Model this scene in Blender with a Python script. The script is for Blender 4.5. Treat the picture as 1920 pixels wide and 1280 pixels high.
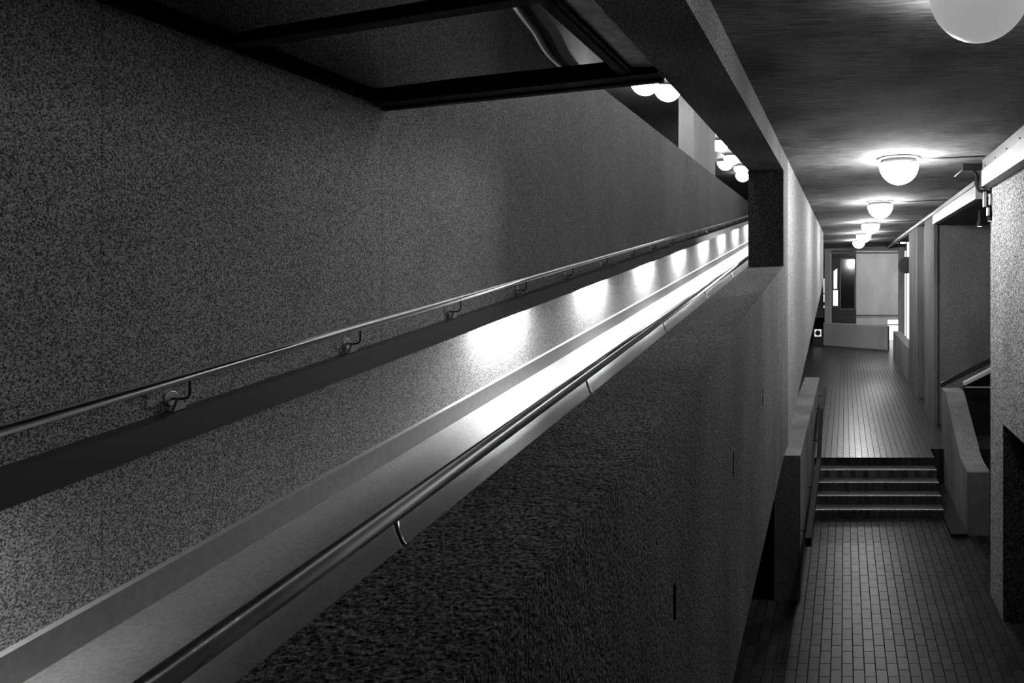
import bpy, bmesh, math, random
from mathutils import Vector, Matrix
random.seed(7)
for o in list(bpy.data.objects): bpy.data.objects.remove(o, do_unlink=True)
S = bpy.context.scene
COL = S.collection
PI = math.pi

# ------------------------------------------------------------------ camera
EYE = 4.0                     # eye height over the lower floor
FPX = 1300.0                  # focal length in pixels of a 1920 px wide frame
cam = bpy.data.cameras.new('camera'); cam.sensor_fit = 'HORIZONTAL'; cam.sensor_width = 36
cam.lens = FPX / 1920 * 36
cam.shift_x = -(1584 - 960) / 1920
cam.shift_y = -(640 - 519) / 1920
cam.clip_start = .05; cam.clip_end = 200
camo = bpy.data.objects.new('camera', cam); COL.objects.link(camo)
camo.location = (0, 0, EYE); camo.rotation_euler = (PI / 2, 0, 0)
S.camera = camo
# ------------------------------------------------------------------ world / exposure
w = bpy.data.worlds.new('world'); S.world = w; w.use_nodes = True
w.node_tree.nodes['Background'].inputs[0].default_value = (.5, .5, .5, 1)
w.node_tree.nodes['Background'].inputs[1].default_value = 0.0005
S.view_settings.view_transform = 'Standard'; S.view_settings.look = 'None'
S.view_settings.exposure = 0; S.view_settings.gamma = 1; S.view_settings.use_curve_mapping = False
# strengths of the lamps, the added ones and the glowing backdrop
L_DOME = 190.0
L_NEAR_DOME = 0.30
L_ADDED_RING = 110.0
L_LEDGE = 1000.0
L_UPPER = 14.0
L_ADDED_ROW = 26.0
L_BACKDROP = 2.6

# ------------------------------------------------------------------ materials
def nodes(m):
    m.use_nodes = True
    nt = m.node_tree
    return nt, nt.nodes, nt.links, nt.nodes['Principled BSDF']

def concrete(name, lo, hi, scale=80, rough=.85, bump=.5, stain=.35, pit=.5, stretch=(1, 1, 1), joints=None, spec=.25, thr=(.42, .59), coarse=0.0):
    m = bpy.data.materials.new(name)
    nt, N, L, P = nodes(m)
    tc = N.new('ShaderNodeTexCoord')
    mp = N.new('ShaderNodeMapping'); mp.inputs['Scale'].default_value = stretch
    L.new(tc.outputs['Object'], mp.inputs['Vector'])
    n1 = N.new('ShaderNodeTexNoise'); n1.inputs['Scale'].default_value = scale; n1.inputs['Detail'].default_value = 3; n1.inputs['Roughness'].default_value = .65
    L.new(mp.outputs[0], n1.inputs['Vector'])
    r1 = N.new('ShaderNodeValToRGB'); r1.color_ramp.elements[0].position = thr[0]; r1.color_ramp.elements[1].position = thr[1]
    r1.color_ramp.elements[0].color = (lo, lo, lo, 1); r1.color_ramp.elements[1].color = (hi, hi, hi, 1)
    L.new(n1.outputs['Fac'], r1.inputs[0])
    # dark pits
    v = N.new('ShaderNodeTexVoronoi'); v.inputs['Scale'].default_value = scale * .55; v.feature = 'F1'
    L.new(mp.outputs[0], v.inputs['Vector'])
    r2 = N.new('ShaderNodeValToRGB'); r2.color_ramp.elements[0].position = .16; r2.color_ramp.elements[1].position = .34
    a = 1 - pit; r2.color_ramp.elements[0].color = (a, a, a, 1); r2.color_ramp.elements[1].color = (1, 1, 1, 1)
    L.new(v.outputs['Distance'], r2.inputs[0])
    mul = N.new('ShaderNodeMix'); mul.data_type = 'RGBA'; mul.blend_type = 'MULTIPLY'; mul.inputs[0].default_value = 1
    L.new(r1.outputs[0], mul.inputs[6]); L.new(r2.outputs[0], mul.inputs[7])
    # weather stains
    n3 = N.new('ShaderNodeTexNoise'); n3.inputs['Scale'].default_value = 1.1; n3.inputs['Detail'].default_value = 5
    mp3 = N.new('ShaderNodeMapping'); mp3.inputs['Scale'].default_value = (1.3, 1.3, .5)
    L.new(tc.outputs['Object'], mp3.inputs['Vector']); L.new(mp3.outputs[0], n3.inputs['Vector'])
    r3 = N.new('ShaderNodeValToRGB'); r3.color_ramp.elements[0].position = .35; r3.color_ramp.elements[1].position = .65
    b = 1 - stain; r3.color_ramp.elements[0].color = (b, b, b, 1); r3.color_ramp.elements[1].color = (1, 1, 1, 1)
    L.new(n3.outputs['Fac'], r3.inputs[0])
    mul2 = N.new('ShaderNodeMix'); mul2.data_type = 'RGBA'; mul2.blend_type = 'MULTIPLY'; mul2.inputs[0].default_value = 1
    L.new(mul.outputs[2], mul2.inputs[6]); L.new(r3.outputs[0], mul2.inputs[7])
    col = mul2.outputs[2]
    if joints:   # (axis, start, pitch, width)
        ax, st, pt, wd = joints
        sp = N.new('ShaderNodeSeparateXYZ'); L.new(tc.outputs['Object'], sp.inputs[0])
        s1 = N.new('ShaderNodeMath'); s1.operation = 'SUBTRACT'; s1.inputs[1].default_value = st; L.new(sp.outputs[ax], s1.inputs[0])
        s2 = N.new('ShaderNodeMath'); s2.operation = 'PINGPONG'; s2.inputs[1].default_value = pt / 2; L.new(s1.outputs[0], s2.inputs[0])
        s3 = N.new('ShaderNodeMath'); s3.operation = 'GREATER_THAN'; s3.inputs[1].default_value = wd; L.new(s2.outputs[0], s3.inputs[0])
        s4 = N.new('ShaderNodeMapRange'); s4.inputs[3].default_value = .72; s4.inputs[4].default_value = 1; L.new(s3.outputs[0], s4.inputs[0])
        m3 = N.new('ShaderNodeMix'); m3.data_type = 'RGBA'; m3.blend_type = 'MULTIPLY'; m3.inputs[0].default_value = 1
        L.new(col, m3.inputs[6]); L.new(s4.outputs[0], m3.inputs[7]); col = m3.outputs[2]
    L.new(col, P.inputs['Base Color'])
    P.inputs['Roughness'].default_value = rough; P.inputs['Specular IOR Level'].default_value = spec
    bp = N.new('ShaderNodeBump'); bp.inputs['Strength'].default_value = bump; bp.inputs['Distance'].default_value = .006
    hsum = N.new('ShaderNodeMath'); hsum.operation = 'ADD'
    L.new(n1.outputs['Fac'], hsum.inputs[0]); L.new(r2.outputs[0], hsum.inputs[1])
    L.new(hsum.outputs[0], bp.inputs['Height'])
    if coarse:
        n5 = N.new('ShaderNodeTexNoise'); n5.inputs['Scale'].default_value = scale * .25; n5.inputs['Detail'].default_value = 3
        L.new(mp.outputs[0], n5.inputs['Vector'])
        b2 = N.new('ShaderNodeBump'); b2.inputs['Strength'].default_value = coarse; b2.inputs['Distance'].default_value = .03
        L.new(n5.outputs['Fac'], b2.inputs['Height']); L.new(bp.outputs[0], b2.inputs['Normal']); L.new(b2.outputs[0], P.inputs['Normal'])
    else:
        L.new(bp.outputs[0], P.inputs['Normal'])
    return m

def plain(name, c, rough=.5, metal=0, spec=.5, bump=0, bscale=50, var=0):
    m = bpy.data.materials.new(name)
    nt, N, L, P = nodes(m)
    P.inputs['Base Color'].default_value = (c, c, c, 1); P.inputs['Roughness'].default_value = rough
    P.inputs['Metallic'].default_value = metal; P.inputs['Specular IOR Level'].default_value = spec
    tc = N.new('ShaderNodeTexCoord')
    n = N.new('ShaderNodeTexNoise'); n.inputs['Scale'].default_value = bscale; n.inputs['Detail'].default_value = 4
    L.new(tc.outputs['Object'], n.inputs['Vector'])
    mr = N.new('ShaderNodeMapRange'); mr.inputs[1].default_value = .3; mr.inputs[2].default_value = .7
    mr.inputs[3].default_value = max(0, rough - .02); mr.inputs[4].default_value = min(1, rough + .02)
    L.new(n.outputs['Fac'], mr.inputs[0]); L.new(mr.outputs[0], P.inputs['Roughness'])
    if var:
        mv = N.new('ShaderNodeMapRange'); mv.inputs[1].default_value = .3; mv.inputs[2].default_value = .7
        mv.inputs[3].default_value = c * (1 - var); mv.inputs[4].default_value = c * (1 + var)
        L.new(n.outputs['Fac'], mv.inputs[0]); L.new(mv.outputs[0], P.inputs['Base Color'])
    if bump:
        bp = N.new('ShaderNodeBump'); bp.inputs['Strength'].default_value = bump; bp.inputs['Distance'].default_value = .01
        L.new(n.outputs['Fac'], bp.inputs['Height']); L.new(bp.outputs[0], P.inputs['Normal'])
    return m

def glow(name, strength, c=1.0):
    m = bpy.data.materials.new(name)
    nt, N, L, P = nodes(m)
    P.inputs['Base Color'].default_value = (.8, .8, .8, 1); P.inputs['Roughness'].default_value = .4
    P.inputs['Emission Color'].default_value = (c, c, c, 1); P.inputs['Emission Strength'].default_value = strength
    return m

def tiles(name, lo, hi, grout, rough=.3, spec=.3):
    m = bpy.data.materials.new(name)
    nt, N, L, P = nodes(m)
    tc = N.new('ShaderNodeTexCoord')
    mp = N.new('ShaderNodeMapping'); mp.vector_type = 'POINT'; mp.inputs['Rotation'].default_value = (0, 0, PI / 2)
    mp.inputs['Location'].default_value = (.01, .03, 0)
    L.new(tc.outputs['Object'], mp.inputs['Vector'])
    b = N.new('ShaderNodeTexBrick'); b.offset = .5; b.inputs['Scale'].default_value = 1
    b.inputs['Color1'].default_value = (lo, lo, lo, 1); b.inputs['Color2'].default_value = (hi, hi, hi, 1); b.inputs['Mortar'].default_value = (grout, grout, grout, 1)
    b.inputs['Mortar Size'].default_value = .0055; b.inputs['Mortar Smooth'].default_value = .15
    b.inputs['Brick Width'].default_value = .235; b.inputs['Row Height'].default_value = .115
    L.new(mp.outputs[0], b.inputs['Vector'])
    n = N.new('ShaderNodeTexNoise'); n.inputs['Scale'].default_value = 1.6; n.inputs['Detail'].default_value = 6
    L.new(tc.outputs['Object'], n.inputs['Vector'])
    mr = N.new('ShaderNodeMapRange'); mr.inputs[1].default_value = .3; mr.inputs[2].default_value = .7; mr.inputs[3].default_value = .6; mr.inputs[4].default_value = 1.25
    L.new(n.outputs['Fac'], mr.inputs[0])
    mul = N.new('ShaderNodeMix'); mul.data_type = 'RGBA'; mul.blend_type = 'MULTIPLY'; mul.inputs[0].default_value = 1
    L.new(b.outputs['Color'], mul.inputs[6]); L.new(mr.outputs[0], mul.inputs[7]); L.new(mul.outputs[2], P.inputs['Base Color'])
    r = N.new('ShaderNodeMapRange'); r.inputs[1].default_value = 0; r.inputs[2].default_value = 1; r.inputs[3].default_value = rough; r.inputs[4].default_value = .9
    L.new(b.outputs['Fac'], r.inputs[0]); L.new(r.outputs[0], P.inputs['Roughness'])
    n2 = N.new('ShaderNodeTexNoise'); n2.inputs['Scale'].default_value = 40; n2.inputs['Detail'].default_value = 4
    L.new(tc.outputs['Object'], n2.inputs['Vector'])
    inv = N.new('ShaderNodeMath'); inv.operation = 'MULTIPLY_ADD'; inv.inputs[1].default_value = -1.0; L.new(b.outputs['Fac'], inv.inputs[0])
    sc = N.new('ShaderNodeMath'); sc.operation = 'MULTIPLY'; sc.inputs[1].default_value = .35; L.new(n2.outputs['Fac'], sc.inputs[0]); L.new(sc.outputs[0], inv.inputs[2])
    bp = N.new('ShaderNodeBump'); bp.inputs['Strength'].default_value = .5; bp.inputs['Distance'].default_value = .004
    L.new(inv.outputs[0], bp.inputs['Height']); L.new(bp.outputs[0], P.inputs['Normal'])
    P.inputs['Specular IOR Level'].default_value = spec
    return m

M = {}
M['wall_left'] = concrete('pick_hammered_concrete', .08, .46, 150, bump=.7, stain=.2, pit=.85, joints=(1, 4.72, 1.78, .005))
M['conc'] = concrete('rough_concrete', .02, .42, 60, bump=.9, stain=.3, pit=.75)
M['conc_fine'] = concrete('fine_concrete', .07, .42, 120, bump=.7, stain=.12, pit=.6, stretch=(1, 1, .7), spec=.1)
M['conc_dark'] = concrete('dark_concrete', .05, .16, 95, bump=.6, stain=.5, pit=.6)  # one plain dark tone
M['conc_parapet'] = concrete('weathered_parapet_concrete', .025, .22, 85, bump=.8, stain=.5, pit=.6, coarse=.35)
M['conc_half'] = concrete('darker_half_wall_concrete', .04, .22, 110, bump=.7, stain=.45, pit=.6)  # darker tone for the half walls and the corridor wall
M['conc_pale'] = concrete('pale_concrete', .3, .6, 100, bump=.45, stain=.2, pit=.4)
M['conc_lumpy'] = concrete('coarse_lumpy_concrete', .05, .2, 60, bump=.8, stain=.3, pit=.4, coarse=.9)
M['ceiling'] = concrete('brushed_ceiling_plaster', .09, .36, 24, bump=.25, stain=.55, pit=.1, stretch=(.22, 2.2, 1), rough=.95, thr=(.3, .7), spec=.04)
M['ceiling_up'] = concrete('smooth_upper_ceiling', .2, .36, 20, bump=.1, stain=.3, pit=.1, rough=.5)
M['ramp'] = concrete('worn_ramp_screed', .12, .18, 60, bump=.12, stain=.28, pit=.05, rough=.42, spec=.5, joints=(1, .62, 1.9, .004))
M['kerb'] = plain('brushed_skirting_metal', .32, .42, .55, bump=.05, bscale=25, var=.1)
M['ledge'] = plain('brown_anodised_ledge', .12, .36, .8, bscale=12)
M['steel'] = plain('stainless_steel', .62, .3, 1.0, bscale=90, var=.05)
M['steel_worn'] = plain('handled_stainless_steel', .95, .33, 1.0, bscale=8)
_m = M['steel_worn']; _nt, _N, _L, _P = nodes(_m)      # circumferential brushing draws the highlight out along the tube
_P.inputs['Anisotropic'].default_value = 1.0; _P.inputs['Anisotropic Rotation'].default_value = 0.0
_t = _N.new('ShaderNodeTangent'); _t.direction_type = 'RADIAL'; _t.axis = 'Y'; _L.new(_t.outputs[0], _P.inputs['Tangent'])
M['black'] = plain('black_painted_metal', .012, .45, 0, .4)
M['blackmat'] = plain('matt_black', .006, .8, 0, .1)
M['tray'] = plain('galvanised_trunking', .12, .5, .4, bscale=30, var=.2)
M['cream'] = plain('pale_painted_beam', .26, .55, 0, .4, bump=.05, bscale=30, var=.08)
M['pipe'] = plain('dark_conduit', .05, .4, .3)
M['lampbase'] = plain('dark_lamp_base', .05, .4, .3)
M['tile'] = tiles('brown_paving_tiles', .007, .02, .002, .32)
M['tile_low'] = tiles('dull_paving_tiles', .006, .017, .002, .36, .09)
M['tile_step'] = tiles('step_tiles', .012, .025, .05, .5)
M['nosing'] = plain('worn_nosing_edge', .5, .5, 0, .5, bump=.3, bscale=60, var=.5)
M['dome'] = glow('lit_opal_glass', L_DOME)
M['dome_near'] = glow('dimmer_opal_glass', L_NEAR_DOME)
M['added_ring'] = glow('added_ring_glow', L_ADDED_RING)
M['ring'] = plain('added_ring_unlit', .6, .5)
M['dome_up'] = glow('lit_upper_glass', L_UPPER)
M['dome_added'] = glow('added_lamp_glass', L_ADDED_ROW)
M['dome_added_near'] = glow('added_lamp_glass_near', L_ADDED_ROW * 1.1)
M['strip'] = glow('lit_strip_diffuser', L_LEDGE)
M['strip_low'] = glow('weak_strip_diffuser', L_LEDGE * .3)
M['strip_off'] = plain('unlit_strip_diffuser', .5, .4)
M['backdrop'] = glow('backdrop_glow', L_BACKDROP)
M['bright_notice'] = glow('glowing_white', .75)  # own glow brightens panes, notices, sign board and lenses
M['darkglass'] = plain('dark_door_glass', .01, .08, 0, .6)
M['white'] = plain('white_enamel', .7, .5)

g = bpy.data.materials.new('wavy_roof_glass'); nt, N, L, P = nodes(g)
N.remove(P); out = N['Material Output']
tr = N.new('ShaderNodeBsdfTransparent'); tr.inputs[0].default_value = (.5, .5, .5, 1)
gl = N.new('ShaderNodeBsdfGlossy'); gl.inputs['Roughness'].default_value = .015
fr = N.new('ShaderNodeFresnel'); fr.inputs['IOR'].default_value = 2.1
tc = N.new('ShaderNodeTexCoord'); nz = N.new('ShaderNodeTexNoise'); nz.inputs['Scale'].default_value = .9; nz.inputs['Detail'].default_value = 0
bp = N.new('ShaderNodeBump'); bp.inputs['Strength'].default_value = .35; bp.inputs['Distance'].default_value = .05
L.new(tc.outputs['Object'], nz.inputs['Vector']); L.new(nz.outputs['Fac'], bp.inputs['Height']); L.new(bp.outputs[0], gl.inputs['Normal'])
mx = N.new('ShaderNodeMixShader'); L.new(fr.outputs[0], mx.inputs[0]); L.new(tr.outputs[0], mx.inputs[1]); L.new(gl.outputs[0], mx.inputs[2]); L.new(mx.outputs[0], out.inputs['Surface'])
M['glass'] = g

# ------------------------------------------------------------------ helpers
def at(px, py, d):
    return Vector(((px - 1584) * d / FPX, d, EYE - (py - 519) * d / FPX))

def link(name, bm, mat, parent=None, smooth=False):
    bmesh.ops.recalc_face_normals(bm, faces=bm.faces)
    me = bpy.data.meshes.new(name); bm.to_mesh(me); bm.free()
    o = bpy.data.objects.new(name, me); COL.objects.link(o)
    me.materials.append(M[mat] if isinstance(mat, str) else mat)
    if smooth:
        for p in me.polygons: p.use_smooth = True
    if parent: o.parent = parent
    return o

def add_box(bm, x0, x1, y0, y1, z0, z1):
    vs = [bm.verts.new((x, y, z)) for x in (x0, x1) for y in (y0, y1) for z in (z0, z1)]
    for f in ((0, 1, 3, 2), (4, 6, 7, 5), (0, 4, 5, 1), (2, 3, 7, 6), (0, 2, 6, 4), (1, 5, 7, 3)):
        bm.faces.new([vs[i] for i in f])
    return vs

def add_prism(bm, pts, a0, a1, axis='X'):
    """pts: polygon in the other two axes; extruded from a0 to a1 along axis"""
    def mk(a, p):
        return {'X': (a, p[0], p[1]), 'Y': (p[0], a, p[1]), 'Z': (p[0], p[1], a)}[axis]
    A = [bm.verts.new(mk(a0, p)) for p in pts]; B = [bm.verts.new(mk(a1, p)) for p in pts]
    bm.faces.new(A); bm.faces.new(B[::-1])
    n = len(pts)
    for i in range(n):
        j = (i + 1) % n
        bm.faces.new([A[i], A[j], B[j], B[i]])

def bevel(bm, w, seg=2):
    es = [e for e in bm.edges if len(e.link_faces) == 2 and e.calc_face_angle(0) > .5]
    bmesh.ops.bevel(bm, geom=es, offset=w, segments=seg, affect='EDGES', profile=.5)

def add_tube(bm, pts, r, n=12, cap=True):
    pts = [Vector(p) for p in pts]; rings = []
    up = None
    for i, p in enumerate(pts):
        t = (pts[min(i + 1, len(pts) - 1)] - pts[max(i - 1, 0)]).normalized()
        if up is None:
            up = Vector((0, 0, 1)) if abs(t.z) < .9 else Vector((1, 0, 0))
        a = t.cross(up).normalized(); b = a.cross(t).normalized(); up = b
        rings.append([bm.verts.new(p + (a * math.cos(k * 2 * PI / n) + b * math.sin(k * 2 * PI / n)) * r) for k in range(n)])
    for i in range(len(rings) - 1):
        for k in range(n):
            j = (k + 1) % n
            bm.faces.new([rings[i][k], rings[i][j], rings[i + 1][j], rings[i + 1][k]])
    if cap:
        bm.faces.new(rings[0][::-1]); bm.faces.new(rings[-1])

def add_lathe(bm, prof, n=48, c=(0, 0, 0), axis='Z'):
    """prof: (r, z) list; r=0 closes the surface"""
    rings = []
    for r, z in prof:
        ring = []
        for k in range(n if r > 1e-6 else 1):
            a = 2 * PI * k / n
            p = (r * math.cos(a), r * math.sin(a), z)
            if axis == 'X': p = (p[2], p[0], p[1])
            if axis == 'Y': p = (p[0], p[2], p[1])
            ring.append(bm.verts.new((p[0] + c[0], p[1] + c[1], p[2] + c[2])))
        rings.append(ring)
    for a, b in zip(rings, rings[1:]):
        for k in range(n):
            j = (k + 1) % n
            f = [a[k % len(a)], a[j % len(a)], b[j % len(b)], b[k % len(b)]]
            u = []
            for v in f:
                if v not in u: u.append(v)
            if len(u) > 2: bm.faces.new(u)
    for ring, rev in ((rings[0], True), (rings[-1], False)):
        if len(ring) > 2:
            try: bm.faces.new(ring[::-1] if rev else ring)
            except ValueError: pass

def box(name, mat, x0, x1, y0, y1, z0, z1, parent=None, bev=0):
    bm = bmesh.new(); add_box(bm, x0, x1, y0, y1, z0, z1)
    if bev: bevel(bm, bev)
    return link(name, bm, mat, parent)

def prism(name, mat, pts, a0, a1, axis='X', parent=None, bev=0):
    bm = bmesh.new(); add_prism(bm, pts, a0, a1, axis)
    if bev: bevel(bm, bev)
    return link(name, bm, mat, parent)

def tube(name, mat, pts, r, parent=None, n=14):
    bm = bmesh.new(); add_tube(bm, pts, r, n)
    return link(name, bm, mat, parent, True)

def struct(o): o['kind'] = 'structure'; return o
def tag(o, label, cat, group=None):
    o['label'] = label; o['category'] = cat
    if group: o['group'] = group
    return o
def thing(name, label, cat, loc=(0, 0, 0), group=None):
    o = bpy.data.objects.new(name, None); COL.objects.link(o); o.location = loc; o.empty_display_size = .2
    return tag(o, label, cat, group)
def kids(o): return [c for c in bpy.data.objects if c.parent == o]
def copy_tree(o, parent=None):
    c = o.copy(); COL.objects.link(c)
    if parent: c.parent = parent
    for ch in kids(o): copy_tree(ch, c)
    return c
def cut(o, boxes):
    """cuts box-shaped pockets out of a mesh and drops the cutter"""
    bm = bmesh.new()
    for b in boxes: add_box(bm, *b)
    c = link('cutter', bm, 'blackmat')
    md = o.modifiers.new('cut', 'BOOLEAN'); md.object = c; md.operation = 'DIFFERENCE'; md.solver = 'EXACT'
    bpy.context.view_layer.update()
    dg = bpy.context.evaluated_depsgraph_get()
    me = bpy.data.meshes.new_from_object(o.evaluated_get(dg))
    o.modifiers.clear(); o.data = me
    bpy.data.objects.remove(c, do_unlink=True)
    return o

# ------------------------------------------------------------------ main dimensions
SL = .1285                                   # rise of the ramp per metre
XW, XI = -.67, -1.055                        # faces of the dividing parapet / beam
XL = -3.15                                   # left wall
def ramp_z(y, z0): return z0 + SL * y
TOP, BOT, FLO = 3.144, 1.05, 2.13            # parapet top, girder bottom, ramp floor at y=0
YC = 7.574                                   # near face of the column
RIS, TRD, Y0 = .143, .278, 11.5              # stairs
LAND = 5 * RIS; YL = Y0 + 4 * TRD            # landing height, landing edge
def ceil_z(x): return 5.42 + .035 * (x - .6)

# ------------------------------------------------------------------ setting
struct(box('floor', 'tile_low', -3.15, 6, -3, 13.6, -.3, 0))
bm = bmesh.new()
add_box(bm, -6, 1.63, YL, 46, 0.0, LAND); add_box(bm, 1.63, 6, 13.25, 46, 0.0, LAND)
o = struct(link('floor_landing', bm, 'tile'))
o.location.z = .0005
struct(box('wall_left', 'wall_left', XL - .3, XL, -3, 26, 0, 6.45))
struct(prism('floor_ramp', 'ramp', [(-3, ramp_z(-3, FLO)), (26, ramp_z(26, FLO)), (26, ramp_z(26, FLO - .35)), (-3, ramp_z(-3, FLO - .35))], XL, XI, 'X'))

# parapet carrying the ramp
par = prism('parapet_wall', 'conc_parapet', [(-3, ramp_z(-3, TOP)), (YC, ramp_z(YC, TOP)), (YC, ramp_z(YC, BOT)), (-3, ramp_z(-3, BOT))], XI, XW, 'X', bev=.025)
slots = []
for px, py in ((1265, 1130), (1375, 870), (1430, 745), (1459, 668)):
    p = at(px, py, FPX * -XW / (1584 - px)); slots.append((XW - .12, XW + .02, p.y - .022, p.y + .022, p.z - .075, p.z + .075))
cut(par, slots)
tag(par, 'long sloping rough concrete parapet between the ramp and the lower corridor', 'parapet')
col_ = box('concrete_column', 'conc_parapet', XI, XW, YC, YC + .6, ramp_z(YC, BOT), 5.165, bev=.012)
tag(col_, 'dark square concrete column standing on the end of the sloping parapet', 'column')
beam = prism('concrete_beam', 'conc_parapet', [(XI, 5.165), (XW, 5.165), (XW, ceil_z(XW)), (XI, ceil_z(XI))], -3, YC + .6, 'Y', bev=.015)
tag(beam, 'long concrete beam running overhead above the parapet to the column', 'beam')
YE = 21.6
struct(prism('wall_middle', 'conc_fine', [(YC + .6, ramp_z(YC + .6, BOT)), (YE, ramp_z(YE, BOT)), (YE, 5.375), (YC + .6, 5.375)], XI, XW, 'X'))
struct(box('added_light_block_wall', 'conc_dark', XI, XW, -3, 26, 5.375, 7.9))  # unseen, added above the beam to block light leaks
struct(prism('ceiling', 'ceiling', [(-1.0, ceil_z(-1.0)), (2.3, ceil_z(2.3)), (2.3, 5.8), (-1.0, 5.8)], -3, 33.4, 'Y')).location.z = .001
struct(box('ceiling_upper', 'ceiling_up', -10, XI, 1.5, 34, 7.78, 7.95))
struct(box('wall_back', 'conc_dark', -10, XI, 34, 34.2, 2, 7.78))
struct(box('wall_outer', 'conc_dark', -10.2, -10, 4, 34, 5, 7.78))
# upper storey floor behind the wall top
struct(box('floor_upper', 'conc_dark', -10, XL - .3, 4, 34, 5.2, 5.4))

# right wall with the doorway near the camera
XR = 1.84; YR = 8.76
struct(prism('wall_right', 'conc', [(8.06, 0), (YR, 0), (YR, 5.12), (-3, 5.12), (-3, 2.29), (8.06, 2.29)], XR, XR + .35, 'X'))
struct(box('wall_lobby', 'blackmat', 3.4, 3.5, -3, YR, 0, 5))  # matt black so the doorway reads dark inside
# bay beyond it
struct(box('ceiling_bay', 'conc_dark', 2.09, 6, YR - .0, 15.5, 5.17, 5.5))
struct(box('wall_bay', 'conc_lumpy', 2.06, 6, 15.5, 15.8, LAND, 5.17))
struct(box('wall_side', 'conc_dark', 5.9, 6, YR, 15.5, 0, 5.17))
bm = bmesh.new()
add_prism(bm, [(1.98, 15.4), (2.06, 15.4), (2.06, 17.2), (1.98, 17.2)], LAND, 5.44, 'Z')
add_box(bm, 2.14, 2.3, 17.2, 18.9, LAND, 5.44)
add_box(bm, 1.98, 2.3, 18.9, 21.4, LAND, 5.44)
struct(link('wall_corridor', bm, 'conc_half'))

# edge beams on the right
eb = thing('edge_beam', 'pale painted edge beam under dark trunking along the right wall top, nearest the camera', 'beam', (1.7, 3, 5.12), 'edge beams')
b = box('beam_body', 'cream', 0, .3, -6, 5.63, 0, .2, eb, .006)
t = box('trunking', 'tray', .01, .3, -6, 5.63, .2, .33, eb, .004)
bm = bmesh.new()
for k in range(12): add_lathe(bm, [(.006, 0), (.006, .006), (0, .008)], 8, (0, 0, 0), 'X') if False else add_box(bm, -.004, .012, 5.4 - k * .55, 5.412 - k * .55, .225, .237)
link('rivet', bm, 'black', t)
e2 = thing('edge_beam', 'pale edge beam over the recessed bay beyond the black bracket on the right', 'beam', (1.96, 12.9, 5.17), 'edge beams')
box('beam_body', 'cream', 0, .12, -2.5, 2.6, -.0, .2, e2, .006)
box('trunking', 'tray', -.02, .1, -2.5, 20, .2, .27, e2, .004)

# ------------------------------------------------------------------ ramp fittings
prof = lambda z0, y: z0 + SL * y
o = prism('ramp_skirting', 'kerb', [(-3, prof(FLO, -3)), (26, prof(FLO, 26)), (26, prof(FLO + .14, 26)), (-3, prof(FLO + .14, -3))], XL, XL + .04, 'X', bev=.006)
tag(o, 'continuous metal skirting strip at the foot of the left wall along the ramp', 'skirting')
led = thing('wall_ledge', 'long dark ledge boxed along the left wall below the handrail', 'ledge', (XL, 0, 0))
LT, LB = EYE - 1.04, EYE - 1.172
prism('casing', 'ledge', [(-3, prof(LT, -3)), (26, prof(LT, 26)), (26, prof(LT - .015, 26)), (-3, prof(LT - .015, -3))], 0, .09, 'X', led)
prism('fascia', 'ledge', [(-3, prof(LT - .015, -3)), (26, prof(LT - .015, 26)), (26, prof(LB, 26)), (-3, prof(LB, -3))], .078, .09, 'X', led)
# lamps hidden in the ledge
def ledge_light(y, on, label, mat='strip'):
    z = prof(LT, y) - .085
    t = thing('strip_light', label, 'light', (XL + .044, y, z), 'strip lights under the ledge')
    t.rotation_euler = (Matrix.Rotation(math.atan(SL), 3, 'X') @ Matrix.Rotation(.5, 3, 'Y')).to_euler()
    box('housing', 'white', -.026, .03, -.38, .38, .012, .034, t)
    box('diffuser', mat if on else 'strip_off', -.024, .028, -.35, .35, 0, .0115, t)
ledge_light(1.80, True, 'lit strip lamp under the wall ledge at the lower left of the ramp', 'strip_low')
ledge_light(4.08, False, 'unlit strip lamp under the darkest stretch of the wall ledge')
for k in range(8):
    ledge_light(6.36 + 2.28 * k, True, ['first lit strip lamp under the ledge, over the largest bright patch', 'second lit strip lamp up the ramp under the ledge', 'third lit strip lamp up the ramp under the ledge', 'fourth lit strip lamp up the ramp under the ledge', 'fifth lit strip lamp up the ramp under the ledge', 'sixth lit strip lamp up the ramp under the ledge', 'seventh lit strip lamp, beside the far column edge', 'last lit strip lamp under the ledge behind the column'][k])

# far handrail
XH = XL + .09; HZ = EYE - .88
hr = thing('handrail', 'round stainless handrail on curved brackets along the left wall above the ledge', 'handrail', (XH, 0, HZ))
tube('rail', 'steel_worn', [(0, -3, -3 * SL), (0, 26, 26 * SL)], .021, hr, 20)
def bracket_wall(y):
    z = SL * y
    bm = bmesh.new()
    pts = [(-.088, y, z - .105), (-.03, y, z - .105)] + [(-.03 + .03 * math.sin(a), y, z - .105 + .03 * (1 - math.cos(a))) for a in (.4, .8, 1.2, PI / 2)] + [(0, y, z - .018)]
    add_tube(bm, pts, .0055, 8)
    b = link('bracket', bm, 'black', hr, True)
    bm = bmesh.new(); add_lathe(bm, [(0, 0), (.036, 0), (.036, .005), (.033, .007), (0, .007)], 24, (-.0895, y, z - .105), 'X')
    link('wall_plate', bm, 'steel', b)
    zt = -1.04 + .88 + z        # ledge top, in rail coordinates
    bm = bmesh.new(); add_prism(bm, [(y - .032, zt), (y + .032, zt + .01), (y + .006, zt + .062), (y - .006, zt + .062)], -.06, -.045, 'X'); bevel(bm, .002, 1)
    link('support_foot', bm, 'cream', b)
for k in range(-1, 17): bracket_wall(3.24 + 1.14 * k)
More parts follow.
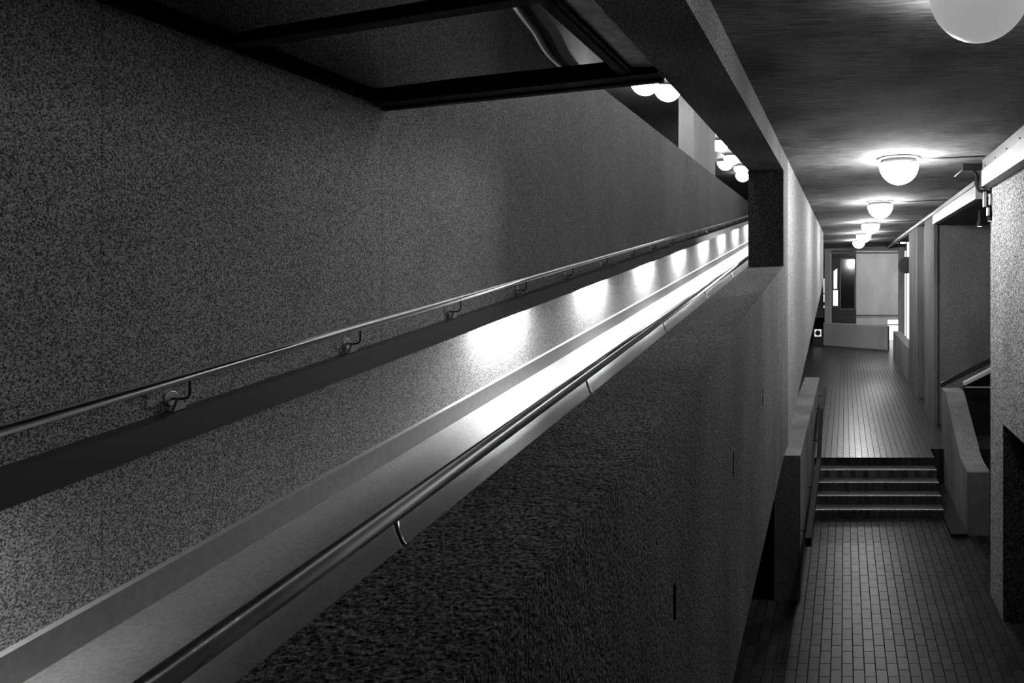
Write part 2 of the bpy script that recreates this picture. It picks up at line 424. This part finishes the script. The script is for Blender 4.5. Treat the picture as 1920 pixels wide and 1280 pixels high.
# near handrail
XN = XI - .085; NZ = EYE - .82
nr = thing('handrail', 'thick round stainless handrail beside the parapet in the foreground', 'handrail', (XN, 0, NZ))
tube('rail', 'steel_worn', [(0, -3, -3 * SL), (0, 24, 24 * SL)], .024, nr, 24)
for k in range(-1, 6):
    y = 1.76 + 1.30 * k; z = SL * y
    pts = [(0, y, z - .02), (.004, y, z - .05), (.016, y, z - .078), (.038, y, z - .1), (.06, y, z - .11), (.086, y, z - .112)]
    bm = bmesh.new(); add_tube(bm, pts, .006, 10); link('bracket', bm, 'steel', nr, True)

# ------------------------------------------------------------------ glazed canopy over the ramp
cz = 5.17
cp = thing('glazed_canopy', 'dark framed flat glass canopy over the near end of the ramp', 'canopy', (0, 0, cz))
def skew_bar(name, yl, yr, h, z0, wd, mat='blackmat'):
    return prism(name, mat, [(XL, yl - wd / 2), (XI, yr - wd / 2), (XI, yr + wd / 2), (XL, yl + wd / 2)], z0, z0 + h, 'Z', cp, .004)
skew_bar('bar', 4.66, 3.96, .09, -.02, .10)
skew_bar('edge_trim', 4.735, 4.035, .045, -.035, .045, 'blackmat')
skew_bar('bar', 3.55, 2.85, .06, 0, .07)
skew_bar('bar', 2.44, 1.74, .06, 0, .07)
skew_bar('bar', 1.33, .63, .06, 0, .07)
box('bar', 'blackmat', XL, XL + .05, 0, 4.62, -.01, .06, cp)
box('bar', 'blackmat', -1.30, -1.245, -.0, 4.0, -.01, .06, cp)
box('soffit_panel', 'ceiling_up', -1.215, XI, 0, 3.93, .02, .04, cp)
box('bar', 'blackmat', -1.245, -1.215, -.0, 3.96, .0, .06, cp)
for i, (ya, yb) in enumerate(((4.61, 3.585), (3.515, 2.475), (2.405, 1.365))):
    sk = .7 * (1.85 / 2.095)
    x0, x1 = XL + .05, -1.30
    prism('glass_pane', 'glass', [(x0, ya - .02), (x1, ya - .02 - sk), (x1, yb - sk), (x0, yb)], .03, .036, 'Z', cp)

# ------------------------------------------------------------------ ceiling lamps
def make_lamp(label, x, y, dome='dome', ring='ring', conduit=1.7, group='corridor ceiling lamps', cz=None, r=.236, tilt=True):
    z = ceil_z(x) if cz is None else cz
    t = thing('ceiling_lamp', label, 'lamp', (x, y, z), group)
    if tilt: t.rotation_euler.y = -math.atan(.035)
    bm = bmesh.new(); add_lathe(bm, [(0, 0), (r * 1.13, 0), (r * 1.13, -.012), (r * 1.05, -.022), (r * .93, -.024), (r * .93, -.075), (0, -.075)], 48)
    link('base', bm, 'lampbase', t)
    n = 14
    pr = [(r * .93, -.076), (r, -.08)] + [(r * math.cos(a), -.08 - r * math.sin(a)) for a in [PI / 2 * k / n for k in range(1, n)]] + [(0, -.08 - r)]
    bm = bmesh.new(); add_lathe(bm, pr, 48)
    link('globe', bm, dome, t, True)
    if conduit:
        bm = bmesh.new(); L_ = conduit - x - .0
        add_tube(bm, [(r * 1.1, 0, -.014), (L_ * .5, .0, -.016), (L_ - .02, .0, -.012)], .009, 8)
        link('conduit', bm, 'pipe', t, True)
    return t
near = make_lamp('large dimmer globe ceiling lamp cut by the top right corner', .627, 3.245, 'dome_near', 'added_ring')
bm = bmesh.new()      # glowing band added around the globe to light ceiling and left wall
n = 48
A = [bm.verts.new((.2385 * math.cos(2 * PI * k / n), .2385 * math.sin(2 * PI * k / n), -.074)) for k in range(n)]
B = [bm.verts.new((.2385 * math.cos(2 * PI * k / n), .2385 * math.sin(2 * PI * k / n), -.028)) for k in range(n)]
for k in range(n): bm.faces.new([A[k], A[(k + 1) % n], B[(k + 1) % n], B[k]])
link('added_light_rim', bm, 'added_ring', near)
lab = ['second globe ceiling lamp from the camera, above the corridor', 'third globe ceiling lamp along the corridor ceiling', 'fourth globe ceiling lamp along the corridor ceiling', 'fifth globe ceiling lamp, second from the far end', 'farthest globe ceiling lamp, just in front of the far opening']
for (x, y), l in zip(((.646, 8.31), (.665, 13.1), (.66, 17.9), (.60, 22.3), (.534, 26.7)), lab):
    make_lamp(l, x, y, conduit=1.7 if y < 9 else 1.95)
for x, y, l in ((-3.48, 13.6, 'upper level globe lamp beside the pale pillar, just under the canopy edge'), (-3.80, 13.15, 'outer upper level lamp left of its partner under the canopy edge'),
                (-3.44, 19.05, 'first upper level globe lamp past the pale pillar'), (-3.48, 21.35, 'second upper level globe lamp past the pale pillar'),
                (-3.49, 23.4, 'third upper level globe lamp past the pale pillar, by the column'), (-3.86, 22.4, 'outer row upper lamp low beside the column, nearer of two'),
                (-3.70, 25.1, 'outer row upper lamp low beside the column, farther of two')):
    make_lamp(l, x, y, 'dome_up', conduit=0, group='upper level lamps', cz=7.78, tilt=False, r=.26)
for k in range(0, 7):  # unseen lamps added for the left wall and the handrail highlight
    make_lamp('unseen globe lamp added above the ramp to light wall and handrail', -1.7, 5.6 + 2.28 * k, 'dome_added_near' if 0 <= k < 2 else 'dome_added', conduit=0, group='added lamps above the ramp', cz=7.78, tilt=False)
o = box('pillar', 'conc_pale', -3.47, XL, 14.47, 16.85, 6.45, 7.78)
tag(o, 'pale rectangular pillar standing on top of the left wall', 'pillar')

# ------------------------------------------------------------------ stairs, half walls
st = thing('staircase', 'four dark tiled steps rising to the landing in the corridor', 'stairs', (0, Y0, 0))
for k in range(4):
    s = box('step', 'tile_step', -.548, 1.63, TRD * k, TRD * 4 - .001, RIS * k, RIS * (k + 1), st)
    bm = bmesh.new()
    x = -.54
    while x < 1.61:
        add_box(bm, x, x + .105, TRD * k - .003, TRD * k + .012, RIS * (k + 1) - .008, RIS * (k + 1) + .0015); x += .115
    link('nosing', bm, 'nosing', s)
hw = prism('half_wall', 'conc_half', [(8.58, 0), (8.58, 1.79), (15.2, 1.80), (15.2, LAND), (YL - .0, LAND), (YL, 0)], -.87, -.549, 'X', bev=.012)
tag(hw, 'rough concrete half wall on the left of the steps, beside the black handrail', 'half wall')
rh = thing('half_wall', 'worn concrete half wall with curved sloping top on the right of the steps', 'half wall', (1.89, 10.72, 0))
pr = [(0, 0), (0, .98), (.04, 1.0), (.45, 1.02), (.65, 1.06), (.82, 1.13), (1.0, 1.22), (2.2, 1.80), (2.3, 1.84), (2.8, 1.84), (2.8, LAND + .001), (2.5, LAND + .001), (2.5, 0)]
bm = bmesh.new(); add_prism(bm, pr, 0, .35, 'X'); bevel(bm, .018, 2)
link('body', bm, 'conc_half', rh)
box('shade_strip', 'blackmat', -.259, -.001, -.09, 2.48, 0, .06, rh)  # black strip put in for the shaded slot beside the steps
# stair handrail: black board rail on brackets
sr = thing('stair_handrail', 'black deep handrail fixed to the left half wall beside the steps', 'handrail', (-.43, 8.15, 0))
cl = [(0, .90), (3.3, .97), (4.45, 1.57), (6.6, 1.63)]
bm = bmesh.new(); add_prism(bm, [(y, z + .035) for y, z in cl] + [(y, z - .07) for y, z in cl[::-1]], -.035, .035, 'X'); bevel(bm, .008, 2)
link('rail', bm, 'blackmat', sr)
for y, z in ((.62, .913), (2.3, .95), (3.9, 1.28), (5.2, 1.59), (6.4, 1.62)):
    tube('bracket', 'black', [(-.119, y, z - .12), (-.03, y, z - .12), (0, y, z - .1), (0, y, z - .06)], .011, sr, 8)

# second stair balustrade in the bay on the right
bl = thing('stair_balustrade', 'dark sloping stair balustrade with pale coping behind the right half wall', 'balustrade', (2.1, 14.4, LAND))
def rel(px, py, d): p = at(px, py, d); return (p.x - 2.1, p.z - LAND)
A = rel(1807, 716, 14.4); B = rel(1900, 668, 14.4)
prism('coping', 'conc_pale', [A, B, (B[0], B[1] - .09), (A[0], A[1] - .06)], -.1, .1, 'Y', bl, .006)
prism('panel', 'blackmat', [(A[0], 0), (B[0], 0), (B[0], B[1] - .09), (A[0], A[1] - .06)], -.04, .04, 'Y', bl)
p0 = rel(1809, 725.5, 14.3); box('trim_bar', 'cream', p0[0], p0[0] + 1.2, -.13, -.105, p0[1] - .012, p0[1] + .012, bl)
A = rel(1768, 722, 14.4); B = rel(1900, 655, 14.4)
prism('handrail', 'black', [A, B, (B[0], B[1] - .13), (A[0], A[1] - .10)], .3, .37, 'Y', bl, .01)

# ------------------------------------------------------------------ bracket with pipe and little lamps at the right
br = thing('lamp_bracket', 'black bracket with curved pipe and small spot lamps at the edge beam end', 'bracket', (1.7, 8.63, 5.42))
k_ = 8.68 / FPX
def q(px, py, dy=.06): p = at(px, py, 8.68); return (p.x - 1.7, dy, p.z - 5.42)
bm = bmesh.new(); a, b = q(1804, 308), q(1840, 318); add_box(bm, a[0], b[0], -.02, .10, b[2], a[2]); bevel(bm, .006, 2); link('top_plate', bm, 'blackmat', br)
tube('thin_arm', 'cream', [q(1790, 331), q(1806, 317)], .006, br, 8)
tube('pipe', 'blackmat', [q(1822, 320), q(1829, 324), q(1832, 332), q(1832, 350), q(1836, 357), q(1846, 359), q(1858, 360)], .022, br, 12)
bm = bmesh.new(); a, b = q(1838, 316), q(1846, 352); add_box(bm, a[0], b[0], 0, .08, b[2], a[2]); bevel(bm, .008, 2); link('back_plate', bm, 'blackmat', br)
bm = bmesh.new(); a, b = q(1843, 360), q(1848, 388); add_box(bm, a[0], b[0], 0.0, .05, b[2], a[2]); link('spot_housing', bm, 'steel', br)
bm = bmesh.new(); a, b = q(1854, 364), q(1857, 384); add_box(bm, a[0], b[0], 0.0, .05, b[2], a[2]); link('spot_housing', bm, 'steel', br)
tube('hook_pipe', 'blackmat', [q(1857, 352), q(1863, 360), q(1865, 375), q(1865, 395), q(1862, 408), q(1856, 412)], .02, br, 12)
bm = bmesh.new(); a, b = q(1850, 390), q(1854, 404); add_box(bm, a[0], b[0], 0.0, .06, b[2], a[2]); link('junction_box', bm, 'steel', br)
for px, py in ((1837, 424), (1857, 414)):
    c = q(px, py); bm = bmesh.new(); add_lathe(bm, [(0, 0), (.034, 0), (.036, .05), (.02, .075), (.012, .20), (0, .20)], 20, c)
    s_ = link('spot_lamp', bm, 'blackmat', br)
    bm = bmesh.new(); add_lathe(bm, [(0, -.004), (.03, -.004), (.03, 0.002), (0, .002)], 20, c); link('lens', bm, 'bright_notice', s_)

# ------------------------------------------------------------------ right far wall details
ch = thing('drain_channel', 'perforated vertical metal channel recessed in the right corridor wall', 'channel', (2.0, 17.4, 2.6))
box('channel_body', 'tray', .06, .135, 0, .5, -.1, 2.8, ch)
for k in range(26): box('perforation', 'cream', .048, .062, .22, .3, .0 + k * .1, .045 + k * .1, ch)
lw = box('low_wall', 'conc', 1.96, 2.26, 21.45, 28.1, LAND, 1.80, bev=.01)
tag(lw, 'low concrete wall along the right side of the far landing', 'low wall')
dc = thing('wall_disc', 'black round disc mounted on the far right wall edge against the glowing backdrop', 'wall light', (0, 0, 0))
c = at(1700, 497, 21.9); dc.location = c
bm = bmesh.new(); add_lathe(bm, [(0, -.05), (.27, -.05), (.27, 0), (.22, .05), (0, .06)], 32, (0, 0, 0), 'Y'); link('disc', bm, 'black', dc)
tube('stem', 'black', [(.0, 0, 0), (.25, 0, 0)], .02, dc, 8)

# far parapet, pier, header
fp = prism('far_parapet', 'conc_pale', [(-1.03, 33.5), (1.93, 31.2), (2.02, 31.45), (-.94, 33.8)], LAND, 1.78, 'Z', bev=.01)
tag(fp, 'low pale concrete parapet closing the far end of the corridor', 'parapet')
struct(box('wall_pier', 'conc_pale', -.99, -.69, 33.81, 34.1, LAND, 5.45))
struct(box('wall_header', 'conc_pale', -.99, 3.0, 33.4, 33.7, 5.27, 5.6))
tube_ = tube('ceiling_pipe', 'pipe', [at(1560, 457.5, 32), at(1665, 454, 32), at(1669, 458, 32), at(1669, 466, 32)], .03)
tag(tube_, 'dark pipe with a downward bend along the far header', 'pipe')
struct(box('wall_jamb', 'conc_pale', 2.56, 2.86, 33.0, 33.3, LAND, 5.4))
fr_ = thing('window_frame', 'thin pale metal frame edging the far opening above the parapet', 'window frame', (0, 34.0, 1.78))
f0, f1 = at(1558, 474, 34), at(1688, 609, 34)
for n_, (x0, x1, z0, z1) in (('jamb', (f0.x - .04, f0.x + .02, f1.z, f0.z)), ('jamb', (f1.x - .03, f1.x + .03, f1.z, f0.z)), ('sill', (f0.x, f1.x, f1.z - .03, f1.z + .03)), ('head', (f0.x, f1.x, f0.z - .03, f0.z + .04))):
    box(n_, 'white' if n_ != 'head' else 'cream', x0, x1, .11, .2, z0 - 1.78, z1 - 1.78, fr_)
sc = thing('glowing_backdrop', 'self-glowing white panel for the lit wall screen beyond the low wall at far right', 'backdrop', (3.3, 36, LAND))  # emissive panel stands in for a brightly lit wall
box('pane', 'backdrop', -.42, 1.5, 0, .04, 0.02, 5.1, sc)  # plain glowing sheet, not glazing
box('lower_glow_panel', 'backdrop', -1.06, -.44, 0, .04, 0.02, 1.05, sc)  # glow added to fill the bright gap by the low wall
box('dark_upright', 'conc_dark', -.14, -.09, -.03, .0, .0, 5.1, sc)
# building face seen through the far opening
bf = struct(box('wall_far', 'conc_pale', .66, 3.1, 40, 40.2, LAND, 8))
dd = thing('glazed_door', 'dark glazed door and side panel seen through the far opening', 'door', (0, 40, LAND))
def r40(px, py): p = at(px, py, 40); return p.x, p.z - LAND
x0, zt = r40(1556, 466); x1 = .66
box('surround', 'black', x0 - .5, x1, .0, .1, 0, 7.3, dd)
a = r40(1575, 484); b = r40(1604, 580)
bm = bmesh.new(); t_ = .05
for bb in ((a[0], a[0] + t_, b[1], a[1]), (b[0] - t_, b[0], b[1], a[1]), (a[0], b[0], a[1] - t_, a[1]), (a[0], b[0], b[1], b[1] + t_)): add_box(bm, bb[0], bb[1], -.04, 0, bb[2], bb[3])
dl = link('door_frame', bm, 'tray', dd)
box('door_glass', 'darkglass', a[0] + t_, b[0] - t_, -.02, -.002, b[1] + t_, a[1] - t_, dl)
bx0, bz1 = r40(1573, 583); box('kick_rail', 'lampbase', bx0, x1, -.03, -.002, bz1 - .35, bz1 - .3, dd)
c0 = r40(1563, 508); c1 = r40(1569.5, 541); c2 = r40(1570, 503)
prism('notice_panel', 'bright_notice', [(c0[0], c0[1]), (c2[0], c2[1]), (c1[0], c1[1]), (c0[0], c1[1])], -.04, -.01, 'Y', dd)
c0 = r40(1562, 544); c1 = r40(1571, 573)
box('notice_panel', 'bright_notice', c0[0], c1[0], -.04, -.01, c1[1], c0[1], dd)
z_ = at(1600, 591, 40).z
o = box('wall_rail', 'lampbase', .66, 3.05, 39.9, 39.99, z_ - .03, z_ + .03); tag(o, 'thin dark rail across the pale wall seen through the far opening', 'rail')
struct(box('floor_outside', 'conc_pale', -6, 8, 36, 46, LAND, LAND + .01))
# unseen lamp added to light the court beyond the opening
make_lamp('unseen globe lamp added to light the court beyond the far opening', 1.6, 36.6, 'dome', conduit=0, group=None, cz=6.3, tilt=False)
struct(box('ceiling_court', 'ceiling_up', -6, 8, 33.8, 46, 6.3, 6.5))

# under the ramp, far left
struct(box('wall_under', 'blackmat', -6, -1.0, 35.42, 35.7, LAND, 6.2))
uw = thing('lit_window', 'bright window panes glimpsed under the ramp at the far left', 'window', (-1.5, 35.4, 2.3))
def r35(px, py): p = at(px, py, 35.4); return p.x + 1.5, p.z - 2.3
for (a_, b_) in (((1527, 522), (1546, 549)), ((1527, 551), (1546, 566)), ((1520, 573), (1546, 577))):
    p0 = r35(*a_); p1 = r35(*b_)
    box('pane', 'bright_notice', p0[0] - .4, p1[0], 0, .02, p1[1], p0[1], uw)
p0 = r35(1538.5, 553); p1 = r35(1542.5, 563)
bm = bmesh.new(); add_lathe(bm, [(0, -.01), (.06, -.01), (.06, 0), (0, 0)], 16, ((p0[0] + p1[0]) / 2, 0, (p0[1] + p1[1]) / 2), 'Y'); link('sticker', bm, 'black', uw)
sg = thing('square_sign', 'small white square sign with a black ring, low under the ramp', 'sign', at(1533.5, 624, 33.5))
box('board', 'bright_notice', -.16, .16, 0, .015, -.17, .17, sg)  # white board given its own glow
bm = bmesh.new(); n = 32
add_lathe(bm, [(0.065, -.004), (.13, -.004), (.13, 0), (.065, 0), (.065, -.004)], 32, (0, 0, 0), 'Y'); link('ring_mark', bm, 'black', sg)
box('bar_mark', 'black', -.13, .13, -.006, -.001, -.02, .02, sg)
box('stand', 'black', -.24, .24, .02, .1, -1.15, .18, sg)
